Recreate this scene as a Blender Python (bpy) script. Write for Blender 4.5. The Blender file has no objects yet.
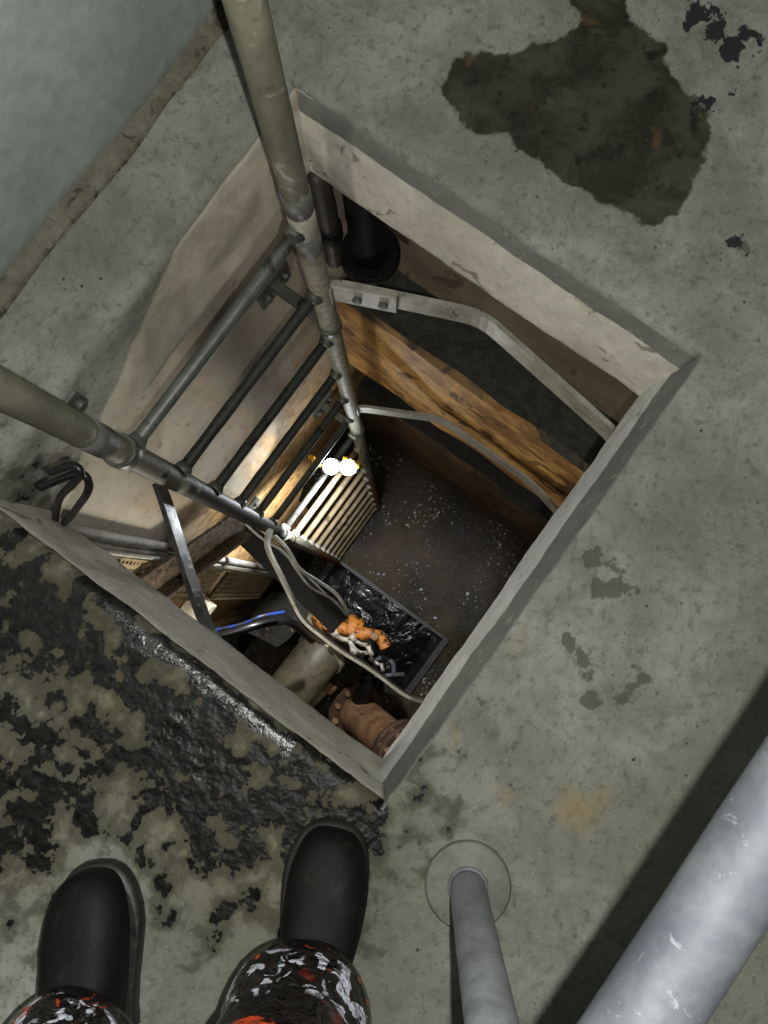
import bpy, bmesh, math, random
from mathutils import Vector, Matrix, noise
random.seed(7)
R_ = math.radians
C = bpy.context.scene.collection
S = bpy.context.scene

# ------------------------------------------------------------------ camera
H = 1.05                      # lens height above the concrete floor
F = 769.0                     # focal length in pixels of the 768x1024 frame
n_ = Vector((16 / F, -82 / F, -1)).normalized()
Zc = -n_
g_ = Vector((.585, .812, 0)).normalized()
Xc = (g_ - g_.dot(Zc) * Zc).normalized()
Yc = Zc.cross(Xc)
ROT = Matrix((Xc, Yc, Zc))    # camera -> world
cam_d = bpy.data.cameras.new('camera')
cam_d.sensor_fit = 'VERTICAL'; cam_d.sensor_height = 24; cam_d.lens = 24 * F / 1024
cam_d.clip_start = .01
cam = bpy.data.objects.new('camera', cam_d); C.objects.link(cam)
cam.matrix_world = Matrix.Translation((0, 0, H)) @ ROT.to_4x4()
S.camera = cam

def at(px, py, z):
    """survey a point of the place: where the sight line through (px, py) meets height z"""
    d = ROT @ Vector(((px - 384) / F, -(py - 512) / F, -1))
    return Vector((0, 0, H)) + d * ((z - H) / d.z)

# ------------------------------------------------------------------ materials
class NT:
    def __init__(s, name):
        m = bpy.data.materials.new(name); m.use_nodes = True
        s.m = m; s.t = m.node_tree; s.n = s.t.nodes; s.b = s.n['Principled BSDF']
        s.co = s.n.new('ShaderNodeTexCoord').outputs['Object']
    def link(s, a, b): s.t.links.new(a, b)
    def noise(s, scale, detail=5, rough=.55, vec=None, dist=0):
        n = s.n.new('ShaderNodeTexNoise'); n.inputs['Scale'].default_value = scale
        n.inputs['Detail'].default_value = detail; n.inputs['Roughness'].default_value = rough
        n.inputs['Distortion'].default_value = dist
        s.link(vec or s.co, n.inputs['Vector']); return n.outputs['Fac']
    def voro(s, scale, vec=None, feature='F1'):
        n = s.n.new('ShaderNodeTexVoronoi'); n.inputs['Scale'].default_value = scale; n.feature = feature
        s.link(vec or s.co, n.inputs['Vector']); return n.outputs['Distance']
    def math(s, op, a, b=None, c=None):
        n = s.n.new('ShaderNodeMath'); n.operation = op
        for i, v in enumerate((a, b, c)):
            if v is None: continue
            if isinstance(v, (int, float)): n.inputs[i].default_value = v
            else: s.link(v, n.inputs[i])
        return n.outputs[0]
    def ramp(s, f, lo, hi, a=0., b=1.):
        n = s.n.new('ShaderNodeMapRange'); n.interpolation_type = 'SMOOTHSTEP'
        n.inputs['From Min'].default_value = lo; n.inputs['From Max'].default_value = hi
        n.inputs['To Min'].default_value = a; n.inputs['To Max'].default_value = b
        s.link(f, n.inputs['Value']); return n.outputs[0]
    def mix(s, f, a, b, mode='MIX'):
        n = s.n.new('ShaderNodeMix'); n.data_type = 'RGBA'; n.blend_type = mode
        if isinstance(f, (int, float)): n.inputs[0].default_value = f
        else: s.link(f, n.inputs[0])
        for k, v in ((6, a), (7, b)):
            if isinstance(v, (tuple, list)): n.inputs[k].default_value = (*v[:3], 1)
            else: s.link(v, n.inputs[k])
        return n.outputs[2]
    def mixf(s, f, a, b):
        n = s.n.new('ShaderNodeMix'); n.data_type = 'FLOAT'
        s.link(f, n.inputs[0])
        for k, v in ((2, a), (3, b)):
            if isinstance(v, (int, float)): n.inputs[k].default_value = v
            else: s.link(v, n.inputs[k])
        return n.outputs[0]
    def attr(s, name):
        n = s.n.new('ShaderNodeAttribute'); n.attribute_name = name; return n.outputs['Fac']
    def xyz(s):
        n = s.n.new('ShaderNodeSeparateXYZ'); s.link(s.co, n.inputs[0]); return n.outputs
    def stretch(s, v):
        n = s.n.new('ShaderNodeMapping'); n.inputs['Scale'].default_value = v
        s.link(s.co, n.inputs['Vector']); return n.outputs[0]
    def color(s, c):
        if isinstance(c, (tuple, list)): s.b.inputs['Base Color'].default_value = (*c, 1)
        else: s.link(c, s.b.inputs['Base Color'])
    def rough(s, r):
        if isinstance(r, (int, float)): s.b.inputs['Roughness'].default_value = r
        else: s.link(r, s.b.inputs['Roughness'])
    def bump(s, h, strength=.3, dist=.01):
        n = s.n.new('ShaderNodeBump'); n.inputs['Strength'].default_value = strength
        n.inputs['Distance'].default_value = dist
        s.link(h, n.inputs['Height']); s.link(n.outputs[0], s.b.inputs['Normal'])
    def set(s, k, v): s.b.inputs[k].default_value = v

def srgb(r, g, b):
    f = lambda c: (c / 255 / 12.92) if c / 255 <= .04045 else ((c / 255 + .055) / 1.055) ** 2.4
    return (f(r), f(g), f(b))

def mottled(name, a, b, scale, rough=.8, metal=0., spots=None, spot_scale=20, spot_lo=.58, bump=.25,
            stretch=None, fine=60, bdist=.006, spec=.5, rough2=None):
    t = NT(name)
    vec = t.stretch(stretch) if stretch else None
    n1 = t.noise(scale, 7, .62, vec, .4); n2 = t.noise(fine, 4, .6)
    c = t.mix(t.ramp(n1, .3, .7), a, b)
    c = t.mix(t.ramp(n2, .35, .75, 0, .35), c, tuple(x * .55 for x in b))
    r = t.ramp(n1, .3, .7, rough, rough2 if rough2 is not None else rough * .9)
    if spots:
        m = t.ramp(t.noise(spot_scale, 6, .65, vec, .8), spot_lo, spot_lo + .06)
        c = t.mix(m, c, spots)
    t.color(c); t.rough(r); t.set('Metallic', metal); t.set('Specular IOR Level', spec)
    t.bump(t.math('ADD', n1, t.math('MULTIPLY', n2, .5)), bump, bdist)
    return t.m

M = {}
# ---- floor: grey-olive concrete, stains read their outlines from the mesh
def floor_mat(edge=False):
    t = NT('stained_concrete')
    big = t.noise(3.2, 8, .62, None, .5); mid = t.noise(14, 8, .65, None, .7); fin = t.noise(70, 6, .65)
    gr = t.noise(260, 3, .6)
    c = t.mix(t.ramp(big, .36, .64), srgb(112, 113, 102), srgb(140, 142, 134))
    c = t.mix(t.ramp(mid, .38, .72, 0, .75), c, srgb(100, 102, 92))
    c = t.mix(t.ramp(mid, .40, .26, 0, .4), c, srgb(152, 154, 146))
    c = t.mix(t.ramp(fin, .5, .7, 0, .7), c, srgb(80, 82, 72))
    vein = t.ramp(t.math('ABSOLUTE', t.math('SUBTRACT', t.noise(6, 6, .7, None, 1.2), .5)), .022, .0)
    c = t.mix(t.math('MULTIPLY', vein, .3), c, srgb(92, 92, 82))
    c = t.mix(t.ramp(gr, .62, .75, 0, .55), c, srgb(168, 168, 160))
    fleck = t.math('MULTIPLY', t.ramp(t.voro(120), .2, .12), t.ramp(t.noise(30, 3), .5, .62))
    c = t.mix(t.math('MULTIPLY', fleck, .7), c, srgb(70, 71, 63))
    pit = t.ramp(t.voro(38), .11, .06)
    pitm = t.math('MULTIPLY', pit, t.ramp(t.noise(9), .5, .6))
    c = t.mix(pitm, c, srgb(52, 53, 48))
    # brown-olive footprint dirt towards the muck
    sm = t.attr('muck')
    dirt = t.ramp(t.math('ADD', sm, t.math('MULTIPLY', t.math('SUBTRACT', mid, .5), .25)), .16, -.02)
    c = t.mix(t.math('MULTIPLY', dirt, .85), c, t.mix(t.ramp(mid, .35, .65), srgb(70, 66, 50), srgb(112, 107, 84)))
    # left slab edge turns paler tan below a diagonal line
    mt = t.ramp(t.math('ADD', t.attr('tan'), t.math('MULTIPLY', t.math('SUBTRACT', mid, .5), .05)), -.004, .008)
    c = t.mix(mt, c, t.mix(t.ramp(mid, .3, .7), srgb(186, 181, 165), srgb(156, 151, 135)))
    # small damp spots
    sd = t.math('ADD', t.attr('damp'), t.math('ADD', t.math('MULTIPLY', t.math('SUBTRACT', t.noise(45, 4), .5), .045),
                                           t.math('MULTIPLY', t.math('SUBTRACT', fin, .5), .02)))
    md = t.ramp(sd, .002, -.002)
    c = t.mix(t.math('MULTIPLY', md, .8), c, srgb(74, 74, 62))
    # ochre spots
    my = t.ramp(t.math('ADD', t.attr('ochre'), t.math('MULTIPLY', t.math('SUBTRACT', t.noise(30), .5), .06)), .012, -.02)
    c = t.mix(t.math('MULTIPLY', my, .45), c, srgb(150, 122, 60))
    # wet patch
    sw = t.math('ADD', t.attr('wet'), t.math('ADD', t.math('MULTIPLY', t.math('SUBTRACT', t.noise(22, 5), .5), .05),
                                          t.math('MULTIPLY', t.math('SUBTRACT', fin, .5), .016)))
    mw = t.ramp(sw, .0035, -.0035)
    wc = t.mix(t.ramp(mid, .36, .62), srgb(63, 63, 50), srgb(38, 38, 29))
    wc = t.mix(t.ramp(t.noise(30, 6), .55, .66, 0, .8), wc, srgb(22, 22, 17))
    wc = t.mix(t.ramp(t.noise(17, 3), .66, .74, 0, .6), wc, srgb(86, 66, 44))
    c = t.mix(mw, c, wc)
    # blue-black soot blots
    ss = t.math('ADD', t.attr('soot'), t.math('ADD', t.math('MULTIPLY', t.math('SUBTRACT', t.noise(40, 5), .5), .06),
                                           t.math('MULTIPLY', t.math('SUBTRACT', fin, .5), .03)))
    ms = t.ramp(ss, .0015, -.0015)
    c = t.mix(ms, c, srgb(33, 34, 36))
    # black greasy muck
    nz = t.noise(24, 4, .5); nb = t.noise(8, 3, .5)
    f = t.math('ADD', t.math('MULTIPLY', t.math('SUBTRACT', nz, .5), .62),
               t.math('ADD', t.math('MULTIPLY', t.math('SUBTRACT', nb, .5), .34), t.math('MULTIPLY', t.math('SUBTRACT', fin, .5), .26)))
    f = t.math('SUBTRACT', f, .012)
    mm = t.ramp(t.math('ADD', sm, f), .004, -.006)
    mm2 = t.ramp(t.math('ADD', t.math('ADD', sm, f), -.075), .05, -.04)
    c = t.mix(t.math('MULTIPLY', mm2, .7), c, srgb(58, 55, 42))
    c = t.mix(mm, c, t.mix(t.ramp(fin, .4, .65), srgb(11, 11, 10), srgb(26, 26, 21)))
    t.color(c)
    r = t.mixf(mw, .82, .5)
    wetm = t.ramp(t.math('ADD', sm, t.math('MULTIPLY', t.math('SUBTRACT', nb, .5), .3)), -.06, -.12)
    r = t.mixf(mm, r, t.mixf(wetm, .4, .2))
    sl = t.ramp(t.math('ADD', t.attr('slurry'), t.math('MULTIPLY', t.math('SUBTRACT', nz, .5), .05)), .016, .010)
    c = t.mix(sl, c, srgb(16, 16, 15)); t.color(c)
    r = t.mixf(sl, r, .22)
    t.rough(r); t.link(t.mixf(t.math('MAXIMUM', sl, t.math('MULTIPLY', t.math('MULTIPLY', mm, wetm), .4)), .3, 1.0), t.b.inputs['Specular IOR Level'])
    h = t.math('ADD', t.math('MULTIPLY', mid, .8), t.math('ADD', t.math('MULTIPLY', fin, .6), t.math('MULTIPLY', gr, .15)))
    h = t.math('SUBTRACT', h, t.math('MULTIPLY', pitm, .8))
    h = t.math('ADD', h, t.math('MULTIPLY', mm, t.math('MULTIPLY', t.noise(42, 2, .5), 1.9)))
    t.bump(h, .45, .006)
    return t.m
M['floor'] = floor_mat()
M['slab_lit'] = mottled('lamp_lit_slab_concrete', srgb(216, 217, 217), srgb(190, 191, 190), 12, .8, 0, srgb(150, 150, 146), 22, .6, .5)  # right hatch face painted paler for the lamp light on it
M['slab_face'] = mottled('pale_slab_concrete', srgb(206, 203, 191), srgb(180, 177, 164), 9, .85, 0, srgb(128, 124, 112), 16, .6, .5)
M['slab_lip'] = mottled('dark_slab_lip', srgb(118, 120, 114), srgb(100, 102, 96), 12, .85, 0, srgb(134, 134, 127), 40, .6, .5)  # darker top strip of the far and right hatch faces
M['slab_under'] = mottled('slab_soffit_concrete', srgb(90, 86, 78), srgb(70, 66, 58), 6, .9)
M['wall'] = mottled('grey_green_wall_concrete', srgb(136, 144, 139), srgb(116, 123, 117), 3.5, .8, 0, srgb(140, 146, 142), 9, .62, .35, fine=45)
M['fillet'] = mottled('dirty_mortar_joint', srgb(112, 110, 98), srgb(84, 81, 66), 14, .9, 0, srgb(60, 56, 44), 25, .56, .9, bdist=.015)

def mud_wall():
    t = NT('mud_stained_concrete')
    z = t.xyz()[2]
    n = t.noise(5, 7, .6, t.stretch((1, 1, .35)), .6); f = t.noise(30, 6, .6); s = t.noise(3, 5, .6, t.stretch((3, 3, .25)), .4)
    c = t.mix(t.ramp(n, .3, .7), srgb(182, 176, 162), srgb(144, 136, 120))
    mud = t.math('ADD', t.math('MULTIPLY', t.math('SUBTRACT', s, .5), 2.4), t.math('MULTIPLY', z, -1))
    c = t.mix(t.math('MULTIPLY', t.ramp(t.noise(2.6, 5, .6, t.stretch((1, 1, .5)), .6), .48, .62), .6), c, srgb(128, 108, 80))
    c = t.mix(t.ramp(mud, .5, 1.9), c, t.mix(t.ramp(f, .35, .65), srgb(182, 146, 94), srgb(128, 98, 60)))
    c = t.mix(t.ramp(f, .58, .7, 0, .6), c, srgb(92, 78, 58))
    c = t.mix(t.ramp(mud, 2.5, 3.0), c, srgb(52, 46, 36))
    t.color(c); t.rough(.85); t.set('Specular IOR Level', .2); t.bump(t.math('ADD', t.math('MULTIPLY', n, .5), f), .35, .004)
    return t.m
M['mud_wall'] = mud_wall()
M['brown_wall'] = mottled('brown_stained_concrete', srgb(122, 110, 92), srgb(96, 84, 68), 5, .8, 0, srgb(72, 60, 46), 7, .6, .4)
def beam_mat(name, a, b, dark):
    t = NT(name)
    geo = t.n.new('ShaderNodeNewGeometry')
    sep = t.n.new('ShaderNodeSeparateXYZ'); t.link(geo.outputs['Normal'], sep.inputs[0])
    n = t.noise(6, 6, .6, t.stretch((1, 1, 1.5)), .4); f = t.noise(40, 5)
    c = t.mix(t.ramp(n, .38, .62), a, b)
    c = t.mix(t.ramp(t.noise(7, 6, .6, None, 1), .56, .62), c, tuple(x * .45 for x in b))
    c = t.mix(t.ramp(f, .55, .7, 0, .5), c, tuple(x * .5 for x in b))
    silt = t.mix(t.ramp(f, .4, .6), dark, tuple(x * .55 for x in dark))
    c = t.mix(t.ramp(sep.outputs[2], .5, .8), c, silt)      # silty ledge top, painted darker because the lamp shines from below
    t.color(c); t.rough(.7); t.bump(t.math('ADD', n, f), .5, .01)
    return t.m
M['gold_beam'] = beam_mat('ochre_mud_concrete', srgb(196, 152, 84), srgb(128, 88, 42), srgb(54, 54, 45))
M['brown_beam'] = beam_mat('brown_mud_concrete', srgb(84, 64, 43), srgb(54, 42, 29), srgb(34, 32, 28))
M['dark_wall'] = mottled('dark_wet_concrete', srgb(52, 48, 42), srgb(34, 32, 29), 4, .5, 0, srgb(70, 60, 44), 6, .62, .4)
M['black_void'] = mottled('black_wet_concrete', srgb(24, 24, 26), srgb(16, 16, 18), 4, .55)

M['ladder'] = mottled('mud_filmed_galvanised_pipe', srgb(102, 101, 84), srgb(80, 79, 65), 9, .6, .12, srgb(140, 140, 130), 14, .6, .3, (1, 1, .5), rough2=.45)
def rail_mat(name, hi, lo, black):
    t = NT(name); z = t.xyz()[2]
    n = t.noise(9, 6, .6, t.stretch((1, 1, .5)), .4); f = t.noise(60, 4)
    c = t.mix(t.ramp(n, .35, .65), hi, lo)
    c = t.mix(t.ramp(t.noise(16, 6, .65, None, .5), .60, .66, 0, .8), c, srgb(146, 145, 134))
    c = t.mix(t.ramp(f, .55, .7, 0, .4), c, tuple(x * .5 for x in lo))
    s = t.noise(11, 5, .6, None, .6)
    if not black:
        c = t.mix(t.math('MULTIPLY', t.ramp(z, 3.95, 3.8), .6), c, t.mix(t.ramp(f, .35, .65), srgb(172, 170, 154), srgb(138, 136, 120)))
    if black:
        k = t.math('ADD', t.math('MULTIPLY', t.math('SUBTRACT', s, .5), 1.6), t.math('SUBTRACT', 0, t.math('ABSOLUTE', t.math('SUBTRACT', z, 3.0))))
        c = t.mix(t.ramp(k, -.75, -.68), c, srgb(24, 23, 20))
    ru = t.math('ADD', t.math('MULTIPLY', t.math('SUBTRACT', s, .5), 1.5), t.math('SUBTRACT', 1.7, z))
    c = t.mix(t.ramp(ru, 0, .4), c, t.mix(t.ramp(f, .4, .6), srgb(150, 96, 50), srgb(84, 54, 34)))
    t.color(c); t.rough(.6); t.set('Metallic', .1); t.set('Specular IOR Level', .35)
    t.bump(t.math('ADD', n, f), .3, .004)
    return t.m
M['ladder'] = rail_mat('mud_filmed_galvanised_pipe', srgb(112, 111, 95), srgb(86, 85, 71), False)
M['ladder_low'] = rail_mat('black_smeared_galvanised_pipe', srgb(112, 111, 95), srgb(86, 85, 71), True)
M['rung'] = mottled('dark_grey_rung_steel', srgb(98, 102, 94), srgb(76, 80, 72), 12, .5, .3, srgb(46, 48, 44), 10, .57, .3)
M['rung_dark'] = mottled('unlit_rung_steel', srgb(62, 64, 58), srgb(42, 44, 40), 12, .6, .1, srgb(24, 24, 22), 10, .55, .3, spec=.3)  # middle rungs painted near-black, as they stand unlit against the wall
M['rung_lit_mud'] = mottled('lit_muddy_rung_steel', srgb(150, 132, 100), srgb(112, 98, 74), 12, .7, .0, srgb(70, 58, 42), 14, .57, .4)  # lower rungs painted muddy tan for the lamp shining on them
M['collar'] = mottled('grey_pipe_coupling', srgb(108, 108, 104), srgb(92, 92, 88), 25, .6, .3)
M['collar_pale'] = mottled('pale_pipe_coupling', srgb(176, 174, 160), srgb(140, 138, 122), 20, .6, .2)
M['galv'] = mottled('spangled_galvanised_steel', srgb(92, 95, 98), srgb(66, 69, 76), 16, .68, .15, srgb(104, 106, 112), 60, .6, .15, rough2=.65)
M['post'] = mottled('dull_galvanised_post', srgb(146, 149, 154), srgb(118, 121, 126), 22, .6, .3, srgb(84, 78, 66), 14, .62, .15)
M['flange'] = mottled('grey_flange_steel', srgb(128, 128, 120), srgb(104, 104, 96), 14, .6, .25, srgb(90, 84, 70), 16, .6, .3)
M['flat'] = mottled('galvanised_flat_bar', srgb(172, 170, 158), srgb(140, 138, 124), 24, .5, .4, srgb(100, 96, 82), 30, .6, .25)
M['flat_mud'] = mottled('black_greased_flat_bar', srgb(62, 60, 54), srgb(42, 40, 36), 14, .55, 0, srgb(12, 12, 10), 9, .48, .6, rough2=.35, spec=.3)
M['black'] = mottled('black_steel', srgb(22, 21, 20), srgb(14, 14, 14), 8, .6, 0, srgb(44, 36, 28), 14, .62, .4, spec=.2)
M['brace'] = mottled('gritty_brown_steel', srgb(104, 90, 74), srgb(74, 63, 52), 40, .7, .1, srgb(44, 38, 32), 60, .54, .8)
M['rust'] = mottled('flaking_rust', srgb(164, 126, 90), srgb(104, 74, 50), 9, .7, 0, srgb(60, 42, 30), 22, .6, .35)
M['rust_dark'] = mottled('dark_flange_rust', srgb(92, 66, 46), srgb(58, 42, 31), 16, .75, 0, srgb(40, 29, 22), 26, .56, .8)
M['olive_pipe'] = mottled('silt_coated_pipe', srgb(104, 98, 78), srgb(82, 78, 60), 7, .5, 0, srgb(60, 56, 44), 16, .6, .4)
M['olive_rim'] = mottled('pale_pipe_rim', srgb(176, 168, 140), srgb(140, 132, 106), 14, .45)
M['tray'] = mottled('muddy_perforated_steel', srgb(176, 158, 122), srgb(142, 122, 88), 12, .55, .25, srgb(84, 70, 50), 14, .58, .3)
M['cable_w'] = mottled('dusty_white_cable', srgb(178, 178, 172), srgb(132, 130, 122), 20, .65, spec=.2)
M['cable_b'] = mottled('black_rubber_cable', srgb(26, 26, 27), srgb(18, 18, 19), 20, .4, bump=.1)
M['blue'] = mottled('blue_hose_plastic', srgb(30, 60, 140), srgb(20, 40, 96), 20, .5, 0, srgb(40, 38, 34), 22, .5)
M['orange'] = mottled('orange_painted_iron', srgb(206, 132, 48), srgb(150, 86, 30), 26, .55, 0, srgb(64, 40, 22), 24, .53, .8)
M['yellow'] = mottled('yellow_plastic', srgb(236, 188, 30), srgb(206, 156, 20), 20, .4)
M['rag'] = mottled('dirty_white_cloth', srgb(222, 216, 204), srgb(160, 148, 128), 40, .8, 0, srgb(96, 84, 66), 50, .6, .5)
M['box'] = mottled('off_white_plastic', srgb(226, 216, 190), srgb(196, 184, 154), 14, .5)
M['plinth'] = mottled('wet_grey_plinth', srgb(60, 56, 46), srgb(30, 28, 25), 7, .65, 0, srgb(140, 116, 76), 9, .6, .8, spec=.2)
M['mudfloor'] = mottled('silty_bottom', srgb(96, 84, 58), srgb(70, 62, 44), 5, .35, 0, srgb(30, 27, 22), 5, .62, .4)
M['boot'] = mottled('black_boot_rubber', srgb(17, 16, 15), srgb(12, 11, 11), 14, .7, 0, srgb(27, 23, 20), 30, .58, .5, bdist=.004, rough2=.55, spec=.18)
M['sole'] = mottled('scuffed_boot_sole', srgb(40, 38, 35), srgb(27, 26, 25), 30, .5, bump=.4)

def trouser():
    t = NT('soaked_work_trousers')
    n = t.noise(20, 5, .55, None, .8); f = t.noise(48, 3, .5, None, 1.2)
    c = t.mix(t.ramp(f, .4, .6), srgb(14, 13, 13), srgb(27, 21, 20))
    c = t.mix(t.ramp(n, .58, .63), c, srgb(200, 70, 26))
    c = t.mix(t.ramp(t.noise(17, 4, .5, None, .6), .62, .7), c, srgb(90, 28, 20))
    z = t.xyz()[2]
    band = t.math('MULTIPLY', t.ramp(z, .135, .142), t.ramp(z, .215, .205))
    rb = t.math('MULTIPLY', band, t.ramp(t.noise(42, 3, .55, None, .8), .54, .58))
    c = t.mix(rb, c, srgb(176, 178, 190))                   # broken reflective band, with white wet glints painted in
    t.color(c); t.rough(.14); t.set('Specular IOR Level', .7)
    t.bump(t.math('ADD', n, t.math('MULTIPLY', f, .7)), 1, .016)
    return t.m
M['trouser'] = trouser()

def water():
    t = NT('muddy_water')
    n = t.noise(16, 4, .55, None, .6); f = t.noise(46, 3, .55, None, .5); k = t.noise(2.2, 4)
    c = t.mix(t.ramp(k, .35, .65), srgb(78, 70, 48), srgb(52, 47, 33))
    glint = t.ramp(t.math('ADD', t.noise(60, 2, .4, None, .3), t.math('MULTIPLY', t.math('SUBTRACT', t.noise(3.5), .5), .5)), .70, .72)
    c = t.mix(glint, c, srgb(206, 206, 200))  # white sparkles painted in for the lamp's reflections on the water
    t.color(c); t.rough(.05); t.set('Specular IOR Level', .5)
    t.bump(t.math('ADD', n, t.math('MULTIPLY', f, .6)), 1, .02)
    return t.m
M['water'] = water()
def blackwater():
    t = NT('black_sump_water')
    t.color(srgb(14, 14, 15)); t.rough(.12); t.set('Specular IOR Level', .25); t.bump(t.noise(8, 3, .5, None, .8), .35, .02)
    return t.m
M['blackwater'] = blackwater()
def emit(name, col, st):
    t = NT(name); t.color((.8, .8, .8)); t.set('Emission Color', (*col, 1)); t.set('Emission Strength', st)
    return t.m
M['led'] = emit('lit_led_lens', (.86, .93, 1), 60)

# ------------------------------------------------------------------ mesh helpers
def v3(p): return Vector(p)
def add_tube(bm, pts, r, seg=14, cap=True, radii=None, noise_amp=0):
    pts = [v3(p) for p in pts]
    n = len(pts); rings = []
    t0 = (pts[1] - pts[0]).normalized()
    up = Vector((0, 0, 1)) if abs(t0.z) < .9 else Vector((1, 0, 0))
    a = t0.cross(up).normalized()
    for i, p in enumerate(pts):
        t = (pts[min(i + 1, n - 1)] - pts[max(i - 1, 0)]).normalized()
        a = (a - a.dot(t) * t).normalized(); b = t.cross(a)
        rr = radii[i] if radii else r
        ring = []
        for k in range(seg):
            th = 2 * math.pi * k / seg
            q = p + (a * math.cos(th) + b * math.sin(th)) * rr
            if noise_amp: q += (q - p).normalized() * noise.noise(q * 18) * noise_amp
            ring.append(bm.verts.new(q))
        rings.append(ring)
    for i in range(n - 1):
        for k in range(seg):
            f = bm.faces.new((rings[i][k], rings[i][(k + 1) % seg], rings[i + 1][(k + 1) % seg], rings[i + 1][k]))
            f.smooth = True
    if cap:
        bm.faces.new(rings[0][::-1]); bm.faces.new(rings[-1])
    return rings
def lin(a, b, n):
    a, b = v3(a), v3(b); return [a.lerp(b, i / n) for i in range(n + 1)]
def smooth_path(pts, n=8):
    pts = [v3(p) for p in pts]; P = [pts[0] * 2 - pts[1]] + pts + [pts[-1] * 2 - pts[-2]]; out = []
    for i in range(1, len(P) - 2):
        for k in range(n):
            t = k / n; p0, p1, p2, p3 = P[i - 1:i + 3]
            out.append(.5 * ((2 * p1) + (p2 - p0) * t + (2 * p0 - 5 * p1 + 4 * p2 - p3) * t * t + (3 * p1 - p0 - 3 * p2 + p3) * t ** 3))
    out.append(pts[-1]); return out
def add_box(bm, lo, hi, bev=0, mtx=None):
    lo, hi = v3(lo), v3(hi)
    g = bmesh.ops.create_cube(bm, size=1)
    vs = g['verts']
    for v in vs:
        v.co = Vector([(lo[i] + hi[i]) / 2 + v.co[i] * (hi[i] - lo[i]) for i in range(3)])
    if bev:
        es = list({e for v in vs for e in v.link_edges})
        r = bmesh.ops.bevel(bm, geom=es, offset=bev, segments=2, affect='EDGES', profile=.6)
        vs = list({v for f in r['faces'] for v in f.verts} | {v for v in vs if v.is_valid})
    if mtx is not None:
        for v in vs: v.co = mtx @ v.co
    return vs
def frame(o, x, z=(0, 0, 1)):
    x = v3(x).normalized(); z = v3(z); z = (z - z.dot(x) * x).normalized(); y = z.cross(x)
    m = Matrix((x, y, z)).transposed().to_4x4(); m.translation = v3(o); return m
def add_bar(bm, a, b, w, h, bev=.002, up=(0, 0, 1)):
    a, b = v3(a), v3(b)
    return add_box(bm, (0, -w / 2, -h / 2), ((b - a).length, w / 2, h / 2), bev, frame(a, b - a, up))
def add_disc(bm, c, axis, r, h, seg=32, bev=.003, r_in=None):
    c = v3(c); ax = v3(axis).normalized()
    o = Vector((0, 0, 1)) if abs(ax.z) < .9 else Vector((1, 0, 0))
    u = ax.cross(o).normalized(); w = ax.cross(u)
    prof = [(0 if r_in is None else r_in, -h / 2), (r - bev, -h / 2), (r, -h / 2 + bev), (r, h / 2 - bev), (r - bev, h / 2), (0 if r_in is None else r_in, h / 2)]
    rings = []
    for (rr, z) in prof:
        if rr == 0: rings.append([bm.verts.new(c + ax * z)] * seg)
        else: rings.append([bm.verts.new(c + ax * z + (u * math.cos(2 * math.pi * k / seg) + w * math.sin(2 * math.pi * k / seg)) * rr) for k in range(seg)])
    cnt = len(prof) if r_in is not None else len(prof) - 1
    for i in range(cnt):
        A, B = rings[i], rings[(i + 1) % len(prof)]
        for k in range(seg):
            q = []
            for v in (A[k], A[(k + 1) % seg], B[(k + 1) % seg], B[k]):
                if v not in q: q.append(v)
            if len(q) > 2:
                f = bm.faces.new(q)
                f.smooth = i in (1, 2, 3)
    return u, w

def origin(o):
    p = Vector((0, 0, 0))
    while o is not None: p += o.location; o = o.parent
    return p
def obj(name, bm, mat, parent=None, loc=None):
    me = bpy.data.meshes.new(name)
    bmesh.ops.recalc_face_normals(bm, faces=bm.faces)
    off = origin(parent) if parent else (v3(loc) if loc is not None else Vector((0, 0, 0)))
    if off.length: bmesh.ops.translate(bm, verts=bm.verts, vec=-off)
    bm.to_mesh(me); bm.free()
    for m in (mat if isinstance(mat, list) else [mat]): me.materials.append(m)
    o = bpy.data.objects.new(name, me); C.objects.link(o)
    if parent: o.parent = parent
    elif loc is not None: o.location = loc
    return o
def tag(o, label, cat, group=None):
    o['label'] = label; o['category'] = cat
    if group: o['group'] = group
    return o
def thing(name, label, cat, loc, group=None):
    o = bpy.data.objects.new(name, None); o.empty_display_size = .1; C.objects.link(o); o.location = loc
    return tag(o, label, cat, group)
def struct(o, label=None):
    o['kind'] = 'structure'
    if label: o['label'] = label
    return o
B = bmesh.new

# ------------------------------------------------------------------ floor slab with the hatch opening
T = .235
hole = [(.526, .58), (.526, -.153), (-.2535, -.153), (-.2535, .575)]
outer = [(1.9, .75), (1.9, -1.7), (-1.7, -1.7), (-1.7, .75)]
def sample(a, b, n): return [(a[0] + (b[0] - a[0]) * i / n, a[1] + (b[1] - a[1]) * i / n) for i in range(n)]
def along(poly, n):
    L = [math.dist(poly[i], poly[i + 1]) for i in range(len(poly) - 1)]; tot = sum(L); out = []
    for i in range(n):
        s = tot * i / n; k = 0
        while s > L[k]: s -= L[k]; k += 1
        q = s / L[k]; out.append((poly[k][0] + (poly[k + 1][0] - poly[k][0]) * q, poly[k][1] + (poly[k + 1][1] - poly[k][1]) * q))
    return out
NS = 80
inner_loop = sample(hole[0], hole[1], NS) + sample(hole[1], hole[2], NS) + sample(hole[2], hole[3], NS) + along(hole[3:] + [hole[0]], NS)
outer_loop = sample(outer[0], outer[1], NS) + sample(outer[1], outer[2], NS) + sample(outer[2], outer[3], NS) + sample(outer[3], outer[0], NS)
cx, cy = .14, .2
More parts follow.
